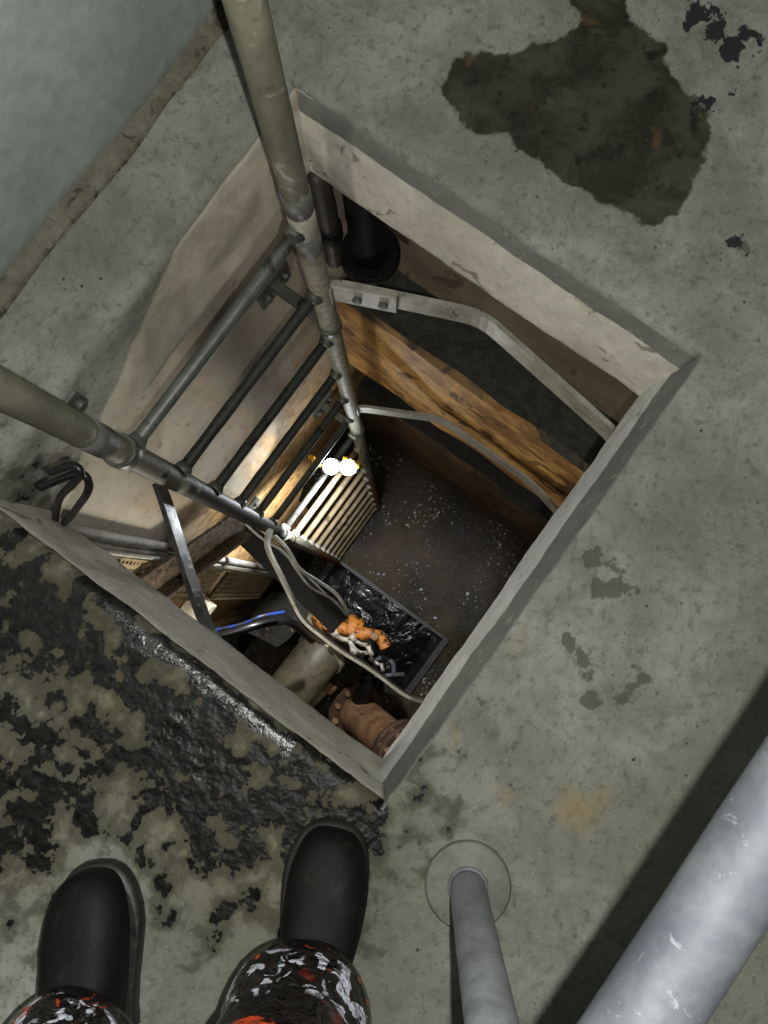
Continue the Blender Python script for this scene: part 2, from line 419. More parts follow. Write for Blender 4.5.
def inward(p, d):
    # move towards the hatch middle, sides kept parallel
    x, y = p; e = 1e-4
    onx = abs(x - .526) < e or abs(x + .2535) < e
    ony = abs(y + .153) < e or y > .5745
    return (x - ((1 if x > cx else -1) * d if onx else 0), y - ((1 if y > cy else -1) * d if ony else 0))
bm = B()
NR = 56
def jit(p, z, a):
    v = Vector((p[0], p[1], z))
    return v + Vector((noise.noise(v * 16) + .5 * noise.noise(v * 60), noise.noise(v * 16 + Vector((7, 3, 1))) + .5 * noise.noise(v * 60 + Vector((2, 2, 2))), .5 * noise.noise(v * 20 + Vector((1, 9, 2))))) * a * .55
lay = []
for j in range(NR + 1):
    q = (1 - j / NR) ** 1.35
    row = []
    for (p, o) in zip(inner_loop, outer_loop):
        x = p[0] + (o[0] - p[0]) * q; y = p[1] + (o[1] - p[1]) * q
        z = .004 * noise.noise(Vector((x * 3, y * 3, 0))) + .0015 * noise.noise(Vector((x * 14, y * 14, 4)))
        jv = (jit(p, 0, .005) - Vector((p[0], p[1], 0))) * max(0, 1 - q * 12)
        row.append(bm.verts.new(Vector((x, y, z * min(1, q * 20))) + jv))
    lay.append(row)
prof = []
for side in range(4):
    r = (.014, .007, .02, .022)[side]
    L = [(r * math.sin(a), -(r - r * math.cos(a)), 0) for a in (math.pi / 2 * i / 5 for i in range(1, 6))]
    L += [(r + (.022 - r) * min(1, i / 8), -r + (-.222 + r) * i / 14, 1) for i in range(1, 15)] + [(.016, -T, 1)]
    prof.append(L)
for i in range(len(prof[0])):
    row = []
    for k, p in enumerate(inner_loop):
        side = k // NS; w_ = (k % NS) / NS
        A = prof[side][i]; Bp = prof[side - 1][i]; Cn = prof[(side + 1) % 4][i]
        d, z, late = A
        if k % NS == 0: d, z = (A[0] + Bp[0]) / 2, (A[1] + Bp[1]) / 2
        zz = z if late else 0
        j0 = jit(p, zz, .005) - Vector((p[0], p[1], zz))
        ip = inward(p, d); row.append(bm.verts.new(Vector((ip[0], ip[1], z)) + j0))
    lay.append(row)
lay.append([bm.verts.new((o[0], o[1], -T)) for o in outer_loop])
n4 = 4 * NS
for j in range(len(lay) - 1):
    for k in range(n4):
        f = bm.faces.new((lay[j][k], lay[j][(k + 1) % n4], lay[j + 1][(k + 1) % n4], lay[j + 1][k]))
        f.smooth = j < len(lay) - 3
        if j >= NR:
            side = k // NS; i = j - NR
            c0 = f.calc_center_median()
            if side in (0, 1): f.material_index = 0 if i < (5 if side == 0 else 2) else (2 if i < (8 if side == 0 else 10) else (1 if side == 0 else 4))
            elif side == 2: f.material_index = 0 if i < 4 else 1
            else:
                line = -(.214 - c0.x) / .46 * .235 + .012 * noise.noise(Vector((c0.x * 14, c0.z * 14, 5)))
                f.material_index = 0
            if j == len(lay) - 2: f.material_index = 3
def sdf(poly, x, y):
    d = 1e9; ins = False; n = len(poly)
    for i in range(n):
        ax, ay = poly[i]; bx, by = poly[(i + 1) % n]
        ex, ey = bx - ax, by - ay; wx, wy = x - ax, y - ay
        t = max(0, min(1, (wx * ex + wy * ey) / (ex * ex + ey * ey)))
        d = min(d, (wx - ex * t) ** 2 + (wy - ey * t) ** 2)
        if (ay > y) != (by > y) and x < (bx - ax) * (y - ay) / (by - ay) + ax: ins = not ins
    return -math.sqrt(d) if ins else math.sqrt(d)
def fl(pts): return [tuple(at(x, y, 0)[:2]) for x, y in pts]
WET = fl([(443, 88), (452, 62), (474, 52), (505, 56), (530, 45), (562, 34), (592, 22), (575, 8), (560, -30), (630, -30), (622, 8), (640, 26), (664, 42), (668, 75), (690, 97), (712, 116),
          (711, 146), (694, 176), (684, 206), (660, 225), (632, 218), (600, 200), (560, 180), (532, 156), (510, 136), (482, 136), (456, 118)])
MUCK = fl([(-60, 540), (22, 560), (60, 590), (127, 632), (202, 688), (262, 738), (325, 782), (345, 812), (325, 835), (285, 862), (262, 850), (240, 862), (205, 838), (165, 800), (120, 772), (80, 700), (30, 640), (-60, 640)])
MUCK2 = fl([(-80, 720), (20, 740), (70, 800), (40, 860), (-80, 880)])
def circles(lst):
    c = [(*at(x, y, 0)[:2], r * H / F) for x, y, r in lst]
    return lambda X, Y: min(math.hypot(X - a, Y - b) - r for a, b, r in c)
soot = circles([(697, 12, 13), (712, 18, 13), (720, 36, 13), (730, 48, 15), (706, 104, 9), (700, 108, 8), (754, 28, 9), (738, 82, 8), (766, 44, 10), (686, 24, 4), (735, 240, 6), (745, 250, 5)])
damp = circles([(593, 560, 11), (622, 567, 8), (604, 590, 11), (618, 588, 10), (633, 594, 6), (575, 655, 9), (585, 668, 9), (640, 672, 8), (632, 686, 8), (590, 698, 11), (625, 700, 7), (572, 640, 7), (742, 244, 8)])
ochre = circles([(458, 740, 9), (520, 640, 8), (575, 808, 20), (596, 795, 12), (505, 792, 8)])
bm.verts.ensure_lookup_table()
vals = {k: [] for k in ('wet', 'muck', 'soot', 'damp', 'ochre', 'tan', 'slurry')}
EDGE = [at(x, y, 0)[:2] for x, y in ((112, 612), (127, 625), (165, 652), (202, 677), (262, 727), (285, 744))]
def seg_d(x, y):
    d = 9
    for (ax, ay), (bx, by) in zip(EDGE, EDGE[1:]):
        ex, ey = bx - ax, by - ay; t = max(0, min(1, ((x - ax) * ex + (y - ay) * ey) / (ex * ex + ey * ey)))
        d = min(d, math.hypot(x - ax - ex * t, y - ay - ey * t))
    return d
for v in bm.verts:
    x, y = v.co.x, v.co.y
    vals['wet'].append(sdf(WET, x, y)); vals['muck'].append(min(sdf(MUCK, x, y), sdf(MUCK2, x, y) + .03))
    vals['slurry'].append(seg_d(x, y) + (0 if v.co.z > -.02 else (-.02 - v.co.z) * .5))
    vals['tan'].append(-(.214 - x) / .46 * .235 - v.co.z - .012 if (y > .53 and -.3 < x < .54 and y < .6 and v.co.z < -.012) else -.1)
    vals['soot'].append(soot(x, y)); vals['damp'].append(damp(x, y)); vals['ochre'].append(ochre(x, y))
fo = struct(obj('floor', bm, [M['floor'], M['slab_face'], M['slab_lip'], M['slab_under'], M['slab_lit']]), 'stained concrete floor slab around the square hatch')
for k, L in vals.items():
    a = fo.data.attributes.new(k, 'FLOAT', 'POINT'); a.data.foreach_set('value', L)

# upper wall beside the hatch, rising from the floor
bm = B()
nx, nz = 90, 50
gv = [[bm.verts.new((-1.7 + 3.6 * i / nx, .715 + .012 * noise.noise(Vector((i * .12, j * .12, 3))) + .004 * noise.noise(Vector((i * .5, j * .5, 8))), -.02 + 2.4 * j / nz)) for i in range(nx + 1)] for j in range(nz + 1)]
for j in range(nz):
    for i in range(nx):
        f = bm.faces.new((gv[j][i], gv[j][i + 1], gv[j + 1][i + 1], gv[j + 1][i])); f.smooth = True
ge = bmesh.ops.extrude_face_region(bm, geom=bm.faces[:])
bmesh.ops.translate(bm, verts=[e for e in ge['geom'] if isinstance(e, bmesh.types.BMVert)], vec=(0, .2, 0))
struct(obj('wall_left', bm, M['wall']), 'grey green concrete wall rising from the floor')
bm = B()
rows = []
for i in range(140):
    x = -1.7 + 3.6 * i / 139
    k = .018 + .012 * noise.noise(Vector((x * 5, 1, 2)))
    y0 = .713
    rows.append([bm.verts.new(p) for p in ((x, y0 + .012, k * 1.1), (x, y0 - k * .25, k * .5), (x, y0 - k * .6, k * .22), (x, y0 - k * 1.3, 0), (x, y0 + .012, -.004))])
for i in range(139):
    for k in range(4):
        f = bm.faces.new((rows[i][k], rows[i + 1][k], rows[i + 1][k + 1], rows[i][k + 1])); f.smooth = True
struct(obj('trim_1', bm, M['fillet']), 'dirty mortar joint between wall and floor')

# ------------------------------------------------------------------ the pit below
ZB = -4.08
def slab_box(name, lo, hi, mat, label=None, cuts=0, amp=.006):
    bm = B(); add_box(bm, lo, hi, .012)
    return struct(obj(name, bm, mat), label)
YL = .60
bm = B()
prof = [(-.95, ZB + .06), (.06, ZB + .06), (.07, -2.3), (.16, -2.12), (1.2, -2.15), (1.2, -T), (-.95, -T)]
fr = [bm.verts.new((x, YL, z)) for x, z in prof]; bk = [bm.verts.new((x, YL + .3, z)) for x, z in prof]
bm.faces.new(fr); bm.faces.new(bk[::-1])
for k in range(7): bm.faces.new((fr[k], bk[k], bk[(k + 1) % 7], fr[(k + 1) % 7]))
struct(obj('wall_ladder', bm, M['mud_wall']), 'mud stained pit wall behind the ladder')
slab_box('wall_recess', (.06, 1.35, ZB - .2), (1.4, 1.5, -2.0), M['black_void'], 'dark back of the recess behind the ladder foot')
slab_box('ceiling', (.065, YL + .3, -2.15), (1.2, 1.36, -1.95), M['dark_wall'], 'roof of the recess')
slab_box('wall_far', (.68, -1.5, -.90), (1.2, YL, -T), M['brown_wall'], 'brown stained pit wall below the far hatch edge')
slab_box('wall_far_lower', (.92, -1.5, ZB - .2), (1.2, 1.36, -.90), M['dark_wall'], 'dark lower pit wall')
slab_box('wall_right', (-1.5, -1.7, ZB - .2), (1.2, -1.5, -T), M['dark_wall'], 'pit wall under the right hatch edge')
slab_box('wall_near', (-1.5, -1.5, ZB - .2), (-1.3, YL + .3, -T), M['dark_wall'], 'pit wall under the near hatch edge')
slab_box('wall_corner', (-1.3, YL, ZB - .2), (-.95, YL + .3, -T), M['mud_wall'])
def stair_beam(name, lo, hi, mat, label):
    bm = B(); n = 60
    lo, hi = v3(lo), v3(hi); rows = []
    for i in range(n + 1):
        y = lo.y + (hi.y - lo.y) * i / n
        j = lambda s: .008 * noise.noise(Vector((s, y * 7, lo.z * 3)))
        rows.append([bm.verts.new(p) for p in ((hi.x, y, lo.z), (lo.x + .01 + j(1), y, lo.z + j(2)), (lo.x + j(3), y, lo.z + .02), (lo.x + j(4), y, hi.z - .02), (lo.x + .014 + j(5), y, hi.z + j(6)), (hi.x, y, hi.z))])
    for i in range(n):
        for k in range(6):
            bm.faces.new((rows[i][k], rows[i + 1][k], rows[i + 1][(k + 1) % 6], rows[i][(k + 1) % 6]))
    bm.faces.new(rows[0]); bm.faces.new(rows[-1][::-1])
    return struct(obj(name, bm, mat), label)
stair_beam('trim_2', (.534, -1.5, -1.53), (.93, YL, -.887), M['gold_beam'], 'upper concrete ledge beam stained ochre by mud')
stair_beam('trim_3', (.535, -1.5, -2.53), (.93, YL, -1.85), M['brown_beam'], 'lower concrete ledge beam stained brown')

# flooded bottom with a square black sump
su = [at(338, 562, ZB), at(442, 638, ZB), at(404, 690, ZB), at(300, 612, ZB)]
def ring_floor(name, z, inner, lo, hi, mat):
    bm = B()
    oc = [(hi[0], hi[1]), (hi[0], lo[1]), (lo[0], lo[1]), (lo[0], hi[1])]
    L = []
    for q in (0, .33, .66, 1):
        row = []
        for k in range(4):
            for i in range(12):
                a = v3(inner[k]).lerp(v3(inner[(k + 1) % 4]), i / 12)
                b = v3((*oc[k], z)).lerp(v3((*oc[(k + 1) % 4], z)), i / 12)
                p = a.lerp(b, q); p.z = z
                row.append(bm.verts.new(p))
        L.append(row)
    for j in range(3):
        for k in range(48):
            f = bm.faces.new((L[j][k], L[j][(k + 1) % 48], L[j + 1][(k + 1) % 48], L[j + 1][k])); f.smooth = True
    return obj(name, bm, mat)
w = ring_floor('muddy_water', ZB + .06, su, (-1.3, -1.5), (.92, 1.35), M['water'])
w['kind'] = 'stuff'; w['label'] = 'muddy brown water on the pit bottom'; w['category'] = 'water'
slab_box('floor_pit', (-1.5, -1.7, ZB - .75), (1.2, 1.5, ZB - .62), M['mudfloor'], 'bottom of the pit')
bm = B()                                                  # sump kerb
c_ = sum(su, Vector()) / 4
rows = []
for k in range(4):
    d = (su[k] - c_).normalized()
    rows.append([bm.verts.new(su[k] + d * a + Vector((0, 0, z))) for a, z in ((.05, -.3), (.05, .085), (.045, .095), (.0, .095), (-.005, .085), (-.005, -.55), (.0, -.6))])
for k in range(4):
    for i in range(6):
        bm.faces.new((rows[k][i], rows[(k + 1) % 4][i], rows[(k + 1) % 4][i + 1], rows[k][i + 1]))
struct(obj('trim_4', bm, M['dark_wall']), 'concrete kerb around the square sump')
bm = B(); bm.faces.new([bm.verts.new(p + (p - c_).normalized() * -.002 + Vector((0, 0, -.22))) for p in su])
w2 = obj('sump_water', bm, M['blackwater']); w2['kind'] = 'stuff'; w2['label'] = 'black water standing in the square sump'; w2['category'] = 'water'

# ------------------------------------------------------------------ ladder
r1 = at(293, 222, H - 1.12); r2 = at(125, 453, H - 1.12)
XA, YA = r1.x + .007, (r1.y + r2.y) / 2 - .009
XB = r2.x
ladder = thing('ladder', 'round pipe ladder fixed to the pit wall, running down from the hatch into the water', 'ladder', (XA, YA, -4.05))
for X in (XA, XB):
    bm = B(); add_tube(bm, lin((X, YA, -4.06), (X, YA, 1.25), 60), .0212, 20, True, None, .0012)
    obj('side_rail', bm, M['ladder'] if X == XA else M['ladder_low'], ladder)
for k in range(16):
    z = -.07 - .25 * k
    bm = B(); add_tube(bm, lin((XA - .012, YA, z), (XB + .012, YA, z), 14), .0115, 12, True, None, .001)
    ru = obj('rung', bm, (M['rung'] if k < 1 else M['rung_dark']) if k < 7 else M['rung_lit_mud'], ladder)
    for X, s in ((XB, 1), (XA, -1)):
        bm = B(); add_tube(bm, lin((X + s * .018, YA, z), (X + s * .034, YA, z), 2), .016, 12, True, [.019, .016, .013], .003)
        obj('weld_sleeve', bm, M['collar_pale'] if k > 5 else M['rung'], ru)  # lower sleeves take the pale colour for their lamp-lit welds
for (z0, z1, m, r) in ((-.022, .03, 'collar', .0222), (-.095, -.022, 'collar_pale', .0218), (-.150, -.095, 'collar', .0224)):
    bm = B(); add_tube(bm, lin((XA, YA, z0), (XA, YA, z1), 2), r, 24, True); obj('coupling', bm, M[m], ladder)
bm = B(); add_tube(bm, lin((XB, YA, .02), (XB, YA, .09), 2), .0222, 24, True); obj('coupling', bm, M['collar'], ladder)
for X, z, ye in ((XA, -.51, YL), (XB, -.05, .556), (XA, -1.55, YL), (XB, -1.6, YL)):
    bm = B(); add_bar(bm, (X, YA + .015, z), (X, ye + .006, z), .022, .035, .003)
    br = obj('standoff_bracket', bm, M['rung'], ladder)
    bm = B(); pw_ = .05 if z < -.1 else .032
    add_box(bm, (X - pw_, ye - .008, z - pw_ * .8), (X + pw_, ye + .004, z + pw_ * .8), .002)
    for dx in (-.6, .6): add_disc(bm, (X + dx * pw_, ye - .012, z), (0, 1, 0), .010, .016, 6, .001)
    obj('wall_plate', bm, M['rung'], br)
    bm = B(); add_disc(bm, (X, YA, z), (0, 0, 1), .026, .03, 24, .002, .0205); obj('pipe_clip', bm, M['rung'], br)
def hoop(z, pts, mat_a, mat_b, split):
    """flat-bar safety hoop: pts are plan points"""
    def ribbon(p, h=.066, t=.009):
        q_ = [p[0]]
        for i in range(1, len(p) - 1):
            A_, B_, C_ = Vector(p[i - 1]), Vector(p[i]), Vector(p[i + 1]); k = .035
            u1 = B_ + (A_ - B_).normalized() * min(k, (A_ - B_).length * .4); u2 = B_ + (C_ - B_).normalized() * min(k, (C_ - B_).length * .4)
            for m in range(5):
                t_ = m / 4; q_.append(tuple(u1 * (1 - t_) ** 2 + B_ * 2 * t_ * (1 - t_) + u2 * t_ ** 2))
        p = q_ + [p[-1]]
        bm = B(); n = len(p); rows = []
        for i in range(n):
            a = v3((*p[max(i - 1, 0)], 0)); b = v3((*p[min(i + 1, n - 1)], 0)); d = (b - a).normalized(); nn = Vector((-d.y, d.x, 0))
            c = v3((*p[i], z))
            rows.append([bm.verts.new(c + nn * s * t / 2 + Vector((0, 0, q * h / 2))) for s, q in ((1, 1), (-1, 1), (-1, -1), (1, -1))])
        for i in range(n - 1):
            for k in range(4): bm.faces.new((rows[i][k], rows[i][(k + 1) % 4], rows[i + 1][(k + 1) % 4], rows[i + 1][k]))
        bm.faces.new(rows[0]); bm.faces.new(rows[-1][::-1])
        return bm
    obj('hoop_bar', ribbon(pts[:split]), mat_a, ladder)
    obj('hoop_bar', ribbon(pts[split - 1:]), mat_b, ladder)
def plan(px, z): return [tuple(at(x, y, z)[:2]) for x, y in px]
z1 = H - 1.385
a_ = plan([(333, 287), (398, 300), (482, 318), (615, 437)], z1)
b_ = plan([(226, 656), (206, 626), (188, 572), (166, 503)], z1)
hid = plan([(645, 480), (612, 600), (470, 800), (340, 800), (246, 690)], z1)
hoop(z1, [(XA, YA - .02)] + a_ + hid + b_ + plan([(160, 486)], z1), M['flat'], M['flat_mud'], 7)
z2 = H - 2.30
a2 = plan([(360, 408), (441, 419), (530, 482), (556, 510)], z2)
b2 = plan([(437, 704), (408, 697), (370, 668), (340, 650), (303, 621), (283, 580), (266, 546)], z2)
hid = plan([(566, 524), (590, 560), (500, 690)], z2)
hoop(z2, [(XA, YA - .02)] + a2 + hid + b2 + [(XB, YA - .02)], M['flat'], M['flat'], 7)
bm = B()                                                    # bolted splice on the upper hoop
p0 = Vector((*a_[0], z1)); p1 = Vector((*a_[1], z1)); dd = (p1 - p0).normalized()
nn = Vector((-dd.y, dd.x, 0)); nn = nn if nn.dot(Vector((-1, 0, 0))) > 0 else -nn
add_bar(bm, p0 - dd * .01 + nn * .009, p1 + nn * .009, .008, .07, .001)
sp = obj('splice_plate', bm, M['flat'], ladder)
for q in (.4, .8):
    bm = B(); add_disc(bm, p0.lerp(p1, q) + nn * .017, nn, .009, .01, 6, .001); obj('bolt', bm, M['collar'], sp)

# ------------------------------------------------------------------ handrail in the lower right corner
zr = H - .50
ra = at(640, 1024, zr); rb = at(768, 828, zr)
dirr = (rb - ra).normalized()
base = at(467, 884, 0); top = ra + dirr * 0
# where the post meets the rail
t_ = (at(515, 1197, zr) - ra).dot(dirr); top = ra + dirr * t_
hand = thing('handrail', 'galvanised pipe handrail with its post bolted to the floor, lower right', 'handrail', (base.x, base.y, 0))
bm = B(); add_tube(bm, lin(ra - dirr * .75, ra + dirr * 1.6, 40), .028, 28, True, None, .0006); obj('rail', bm, M['galv'], hand)
bm = B(); add_tube(bm, lin(base, top, 16), .0235, 24, True, None, .0006); obj('post', bm, M['post'], hand)
bm = B(); add_disc(bm, base + Vector((.001, 0, .006)), (0, 0, 1), .056, .012, 40, .003)
fl_ = obj('base_flange', bm, M['flange'], hand)
bm = B(); add_tube(bm, [base + Vector((0, 0, .010)), base + Vector((0, 0, .014)), base + Vector((0, 0, .02))], .03, 24, True, [.027, .026, .0242]); obj('weld_collar', bm, M['post'], hand)

# ------------------------------------------------------------------ person: boots and soaked trousers
def boot_mesh(toe, d, side):
    """loft of rings from toe tip over the instep up the shaft; d = heel-to-toe direction"""
    d = v3((d.x, d.y, 0)).normalized(); s = Vector((d.y, -d.x, 0))
    L = .305
    secs = []   # (distance back from toe, z centre, half width, half height, tilt degrees, lateral shift)
    for (b, zc, hw, hh, ti) in ((b * .86, zc, hw * .86, hh, ti) for (b, zc, hw, hh, ti) in ((.0, .034, .008, .006, 0), (.004, .036, .026, .022, 0), (.014, .038, .039, .030, 0), (.032, .041, .050, .036, 0), (.06, .045, .0575, .041, 0), (.09, .048, .060, .045, 2),
                                (.12, .052, .0585, .049, 6), (.15, .060, .056, .056, 14), (.175, .074, .054, .066, 26), (.20, .094, .053, .078, 42), (.222, .122, .053, .083, 60), (.232, .155, .054, .078, 76),
                                (.236, .195, .056, .070, 86), (.238, .25, .060, .066, 90), (.240, .30, .062, .067, 90))):
        c = toe - d * b; c = Vector((c.x, c.y, zc)) + s * side * .006 * math.sin(min(b / .2, 1) * math.pi)
        a = R_(ti); nvec = (-d * math.cos(a) + Vector((0, 0, 1)) * math.sin(a)); upv = (Vector((0, 0, 1)) * math.cos(a) + d * math.sin(a))
        ring = []
        for k in range(28):
            th = 2 * math.pi * k / 28; ct, st = math.cos(th), math.sin(th)
            e = .8
            x = math.copysign(abs(ct) ** e, ct) * hw; y = math.copysign(abs(st) ** e, st) * hh
            p = c + s * x + upv * y
            if p.z < .012: p.z = .012
            p += Vector((noise.noise(p * 22), noise.noise(p * 22 + Vector((5, 5, 5))), 0)) * .0018
            # walking creases over the ball
            if .08 < b < .2 and st > .2: p.z -= .002 * math.sin(b * 150)
            ring.append(p)
        secs.append(ring)
    return secs, d, s
def catm(secs, n=3):
    out = []
    for i in range(len(secs) - 1):
        p0 = secs[max(i - 1, 0)]; p1 = secs[i]; p2 = secs[i + 1]; p3 = secs[min(i + 2, len(secs) - 1)]
        for k in range(n):
            t = k / n
            out.append([.5 * ((2 * b) + (c - a) * t + (2 * a - 5 * b + 4 * c - e) * t * t + (3 * b - a - 3 * c + e) * t ** 3) for a, b, c, e in zip(p0, p1, p2, p3)])
    out.append(secs[-1]); return out
def loft(bm, secs):
    rows = [[bm.verts.new(p) for p in r] for r in secs]; n = len(rows[0])
    for i in range(len(rows) - 1):
        for k in range(n):
            f = bm.faces.new((rows[i][k], rows[i][(k + 1) % n], rows[i + 1][(k + 1) % n], rows[i + 1][k])); f.smooth = True
    bm.faces.new(rows[0]); bm.faces.new(rows[-1][::-1])
toeL = at(92, 870, .035); toeR = at(335, 829, .035)
dL = toeL - at(98, 1015, .035); dR = toeR - at(306, 985, .035)
mid = (toeL + toeR) / 2
person = thing('person', 'person in black rubber boots and soaked dark work trousers standing at the hatch', 'person', (mid.x - .2, mid.y, 0))
ank = []
for toe, d, sd in ((toeL, dL, -1), (toeR, dR, 1)):
    secs, d, s = boot_mesh(toe, d, sd)
    bm = B(); loft(bm, catm(secs)); bo = obj('boot', bm, M['boot'], person)
    # welted sole
    out = []
    for (b, hw) in ((b * .86, hw * .83) for b, hw in ((-.006, .0), (-.004, .022), (.004, .038), (.016, .049), (.035, .0585), (.062, .0655), (.09, .067), (.125, .062), (.17, .054), (.21, .050), (.255, .050), (.285, .044), (.302, .026), (.308, .0))):
        out.append((b, hw))
    loop = [(b, h) for b, h in out] + [(b, -h) for b, h in out[-2:0:-1]]
    bm = B(); rows = []
    for (z, g) in ((0, .97), (.006, 1), (.018, 1), (.024, .985), (.027, .9)):
        row = []
        for (b, h) in loop:
            bb = .13 + (b - .13) * g
            c = toe - d * bb; row.append(bm.verts.new(Vector((c.x, c.y, z)) + s * h * g))
        rows.append(row)
    n = len(loop)
    for i in range(len(rows) - 1):
        for k in range(n): bm.faces.new((rows[i][k], rows[i][(k + 1) % n], rows[i + 1][(k + 1) % n], rows[i + 1][k])).smooth = True
    bm.faces.new(rows[0]); bm.faces.new(rows[-1])
    obj('sole', bm, M['sole'], bo)
    ank.append((toe - d * .205, d, s))
# trousers: two tapering legs that meet at the hips (one continuous cloth)
bm = B()
hipc = (ank[0][0] + ank[1][0]) / 2; hipc = Vector((hipc.x - .05, hipc.y, 0))
rows_all = []
side_dir = (ank[0][0] - ank[1][0]); side_dir.z = 0; side_dir.normalize()
for li, (a, d, s) in enumerate(ank):
    hx = hipc + side_dir * (.095 if li == 0 else -.095)
    secs = []
    for j, (z, r) in enumerate(((.105, .068), (.107, .077), (.12, .082), (.15, .082), (.19, .079), (.23, .080), (.30, .082), (.36, .083), (.44, .081), (.52, .083), (.60, .088), (.70, .094), (.80, .100), (.87, .104))):
        q = max(0, (z - .15) / .72); c = Vector((a.x, a.y, 0)).lerp(hx, q ** 1.1); c.z = z
        if j < 8: c += d * .020 * (1 if j < 7 else .5)
        ring = []
        for k in range(36):
            th = 2 * math.pi * k / 36
            p = c + Vector((math.cos(th) * r, math.sin(th) * r, 0))
            am = .010 * (1 if z < .4 else .6)
            nv = noise.noise(Vector((p.x * 13, p.y * 13, z * 26)))
            p += (p - c).normalized() * am * nv
            p.z += .008 * noise.noise(Vector((p.x * 15, p.y * 15, 3)))
            ring.append(p)
        secs.append(ring)
    loft(bm, catm(secs, 3))
secs = []
for (z, w_, dp) in ((.80, .17, .085), (.84, .195, .105), (.90, .192, .112), (.97, .182, .108), (1.0, .178, .105)):
    f_ = Vector((-side_dir.y, side_dir.x, 0))
    secs.append([hipc + Vector((0, 0, z)) + side_dir * math.cos(2 * math.pi * k / 36) * w_ + f_ * math.sin(2 * math.pi * k / 36) * dp for k in range(36)])
loft(bm, secs)
obj('trousers', bm, M['trouser'], person)

# ------------------------------------------------------------------ pipes high in the far corner
q = at(352, 205, H - 1.55); q.y = .524
bm = B(); add_tube(bm, lin((q.x, q.y, -.30), (q.x, q.y, -.70), 8), .043, 24)
p = tag(obj('drain_pipe', bm, M['black'], None, (q.x, q.y, -.70)), 'black drop pipe with a round flange below the far hatch edge', 'pipe')
bm = B(); add_disc(bm, (q.x, q.y, -.69), (0, 0, 1), .072, .03, 32, .005)
fl2 = obj('flange', bm, M['black'], p)
for k in range(6):
    bm = B(); th = k * math.pi / 3; add_disc(bm, (q.x + .06 * math.cos(th), q.y + .06 * math.sin(th), -.67), (0, 0, 1), .008, .016, 6, .001); obj('bolt', bm, M['black'], fl2)
bm = B(); add_tube(bm, lin((q.x, q.y, -T - .001), (q.x, q.y, -.31), 2), .05, 24); obj('pipe_socket', bm, M['black'], p)
q2 = at(317, 205, H - 1.55); q2 = Vector((.532, .568, q2.z))
bm = B(); add_tube(bm, lin((q2.x, q2.y, -T - .001), (q2.x, q2.y, -.64), 10), .023, 18, True, None, .004)
p = tag(obj('drain_pipe', bm, M['dark_wall'], None, (q2.x, q2.y, -.64)), 'thin mottled dark pipe between ladder rail and black drop pipe', 'pipe')
bm = B(); add_disc(bm, (q2.x, q2.y, -.50), (0, 0, 1), .028, .05, 20, .004); obj('coupling', bm, M['black'], p)

# ------------------------------------------------------------------ cables, tray, struts on the ladder wall
for px_, lab in ((((34, 540, -.45), (39, 526, -.30), (58, 503, -.08), (73, 484, .03), (80, 475, .06), (78, 468, .07), (69, 466, .065), (50, 472, .05)), 'black rubber cable bent over the left hatch corner, the upper of two loops'),
                 (((50, 548, -.45), (56, 535, -.30), (74, 512, -.08), (86, 495, .02), (89, 483, .04), (84, 475, .05), (74, 474, .045), (40, 488, .03)), 'black rubber cable bent over the left hatch corner, the lower of two loops')):
    pts = [at(*q) for q in px_]
    for p_ in pts: p_.y = min(p_.y, .55)
    pts = [pts[0] + Vector((.0, -.05, -.2))] + pts
    bm = B(); add_tube(bm, smooth_path(pts, 10), .0056, 12)
    tag(obj('cable', bm, M['cable_b'], None, tuple(pts[0])), lab, 'cable', 'black cables at the left hatch corner')
# perforated tray
TX0, TX1 = -.42, -.298
def tray_mesh(z0, z1):
    bm = B(); cols = 6; rws = int((z1 - z0) / .0245); y = YL - .055
    gv = [[bm.verts.new((TX0 + (TX1 - TX0) * i / cols, y, z0 + (z1 - z0) * j / rws)) for i in range(cols + 1)] for j in range(rws + 1)]
    e = .0058
    for v in list(bm.verts): bm.verts.remove(v)
    cw, ch = (TX1 - TX0) / cols, (z1 - z0) / rws
    cell = {}
    for j in range(rws):
        for i in range(cols):
            x0, za = TX0 + cw * i, z0 + ch * j
            o_ = [bm.verts.new((x0 + a * cw, y, za + b * ch)) for a, b in ((0, 0), (1, 0), (1, 1), (0, 1))]
            n_i = [bm.verts.new((x0 + (a * (cw - 2 * e) + e), y, za + (b * (ch - 2 * e) + e))) for a, b in ((0, 0), (1, 0), (1, 1), (0, 1))]
            for k in range(4): bm.faces.new((o_[k], o_[(k + 1) % 4], n_i[(k + 1) % 4], n_i[k]))
    bmesh.ops.remove_doubles(bm, verts=bm.verts, dist=.0004)
    for x in (TX0, TX1):
        add_box(bm, (x - .002, y - .002, z0), (x + .002, YL - .004, z1))
    for zz in (z0 + .1, (z0 + z1) / 2, z1 - .1):
        add_box(bm, (TX0 + .004, YL - .03, zz - .02), (TX1 - .004, YL - .001, zz + .02))
    return bm
for (z0, z1, lab) in ((-1.62, -.36, 'perforated cable tray on the pit wall under the left hatch corner, upper length'), (-2.72, -1.72, 'gold-lit perforated cable tray on the pit wall, lower length')):
    tag(obj('cable_tray', tray_mesh(z0, z1), M['tray'], None, ((TX0 + TX1) / 2, YL, z0)), lab, 'cable tray', 'cable trays on the pit wall')
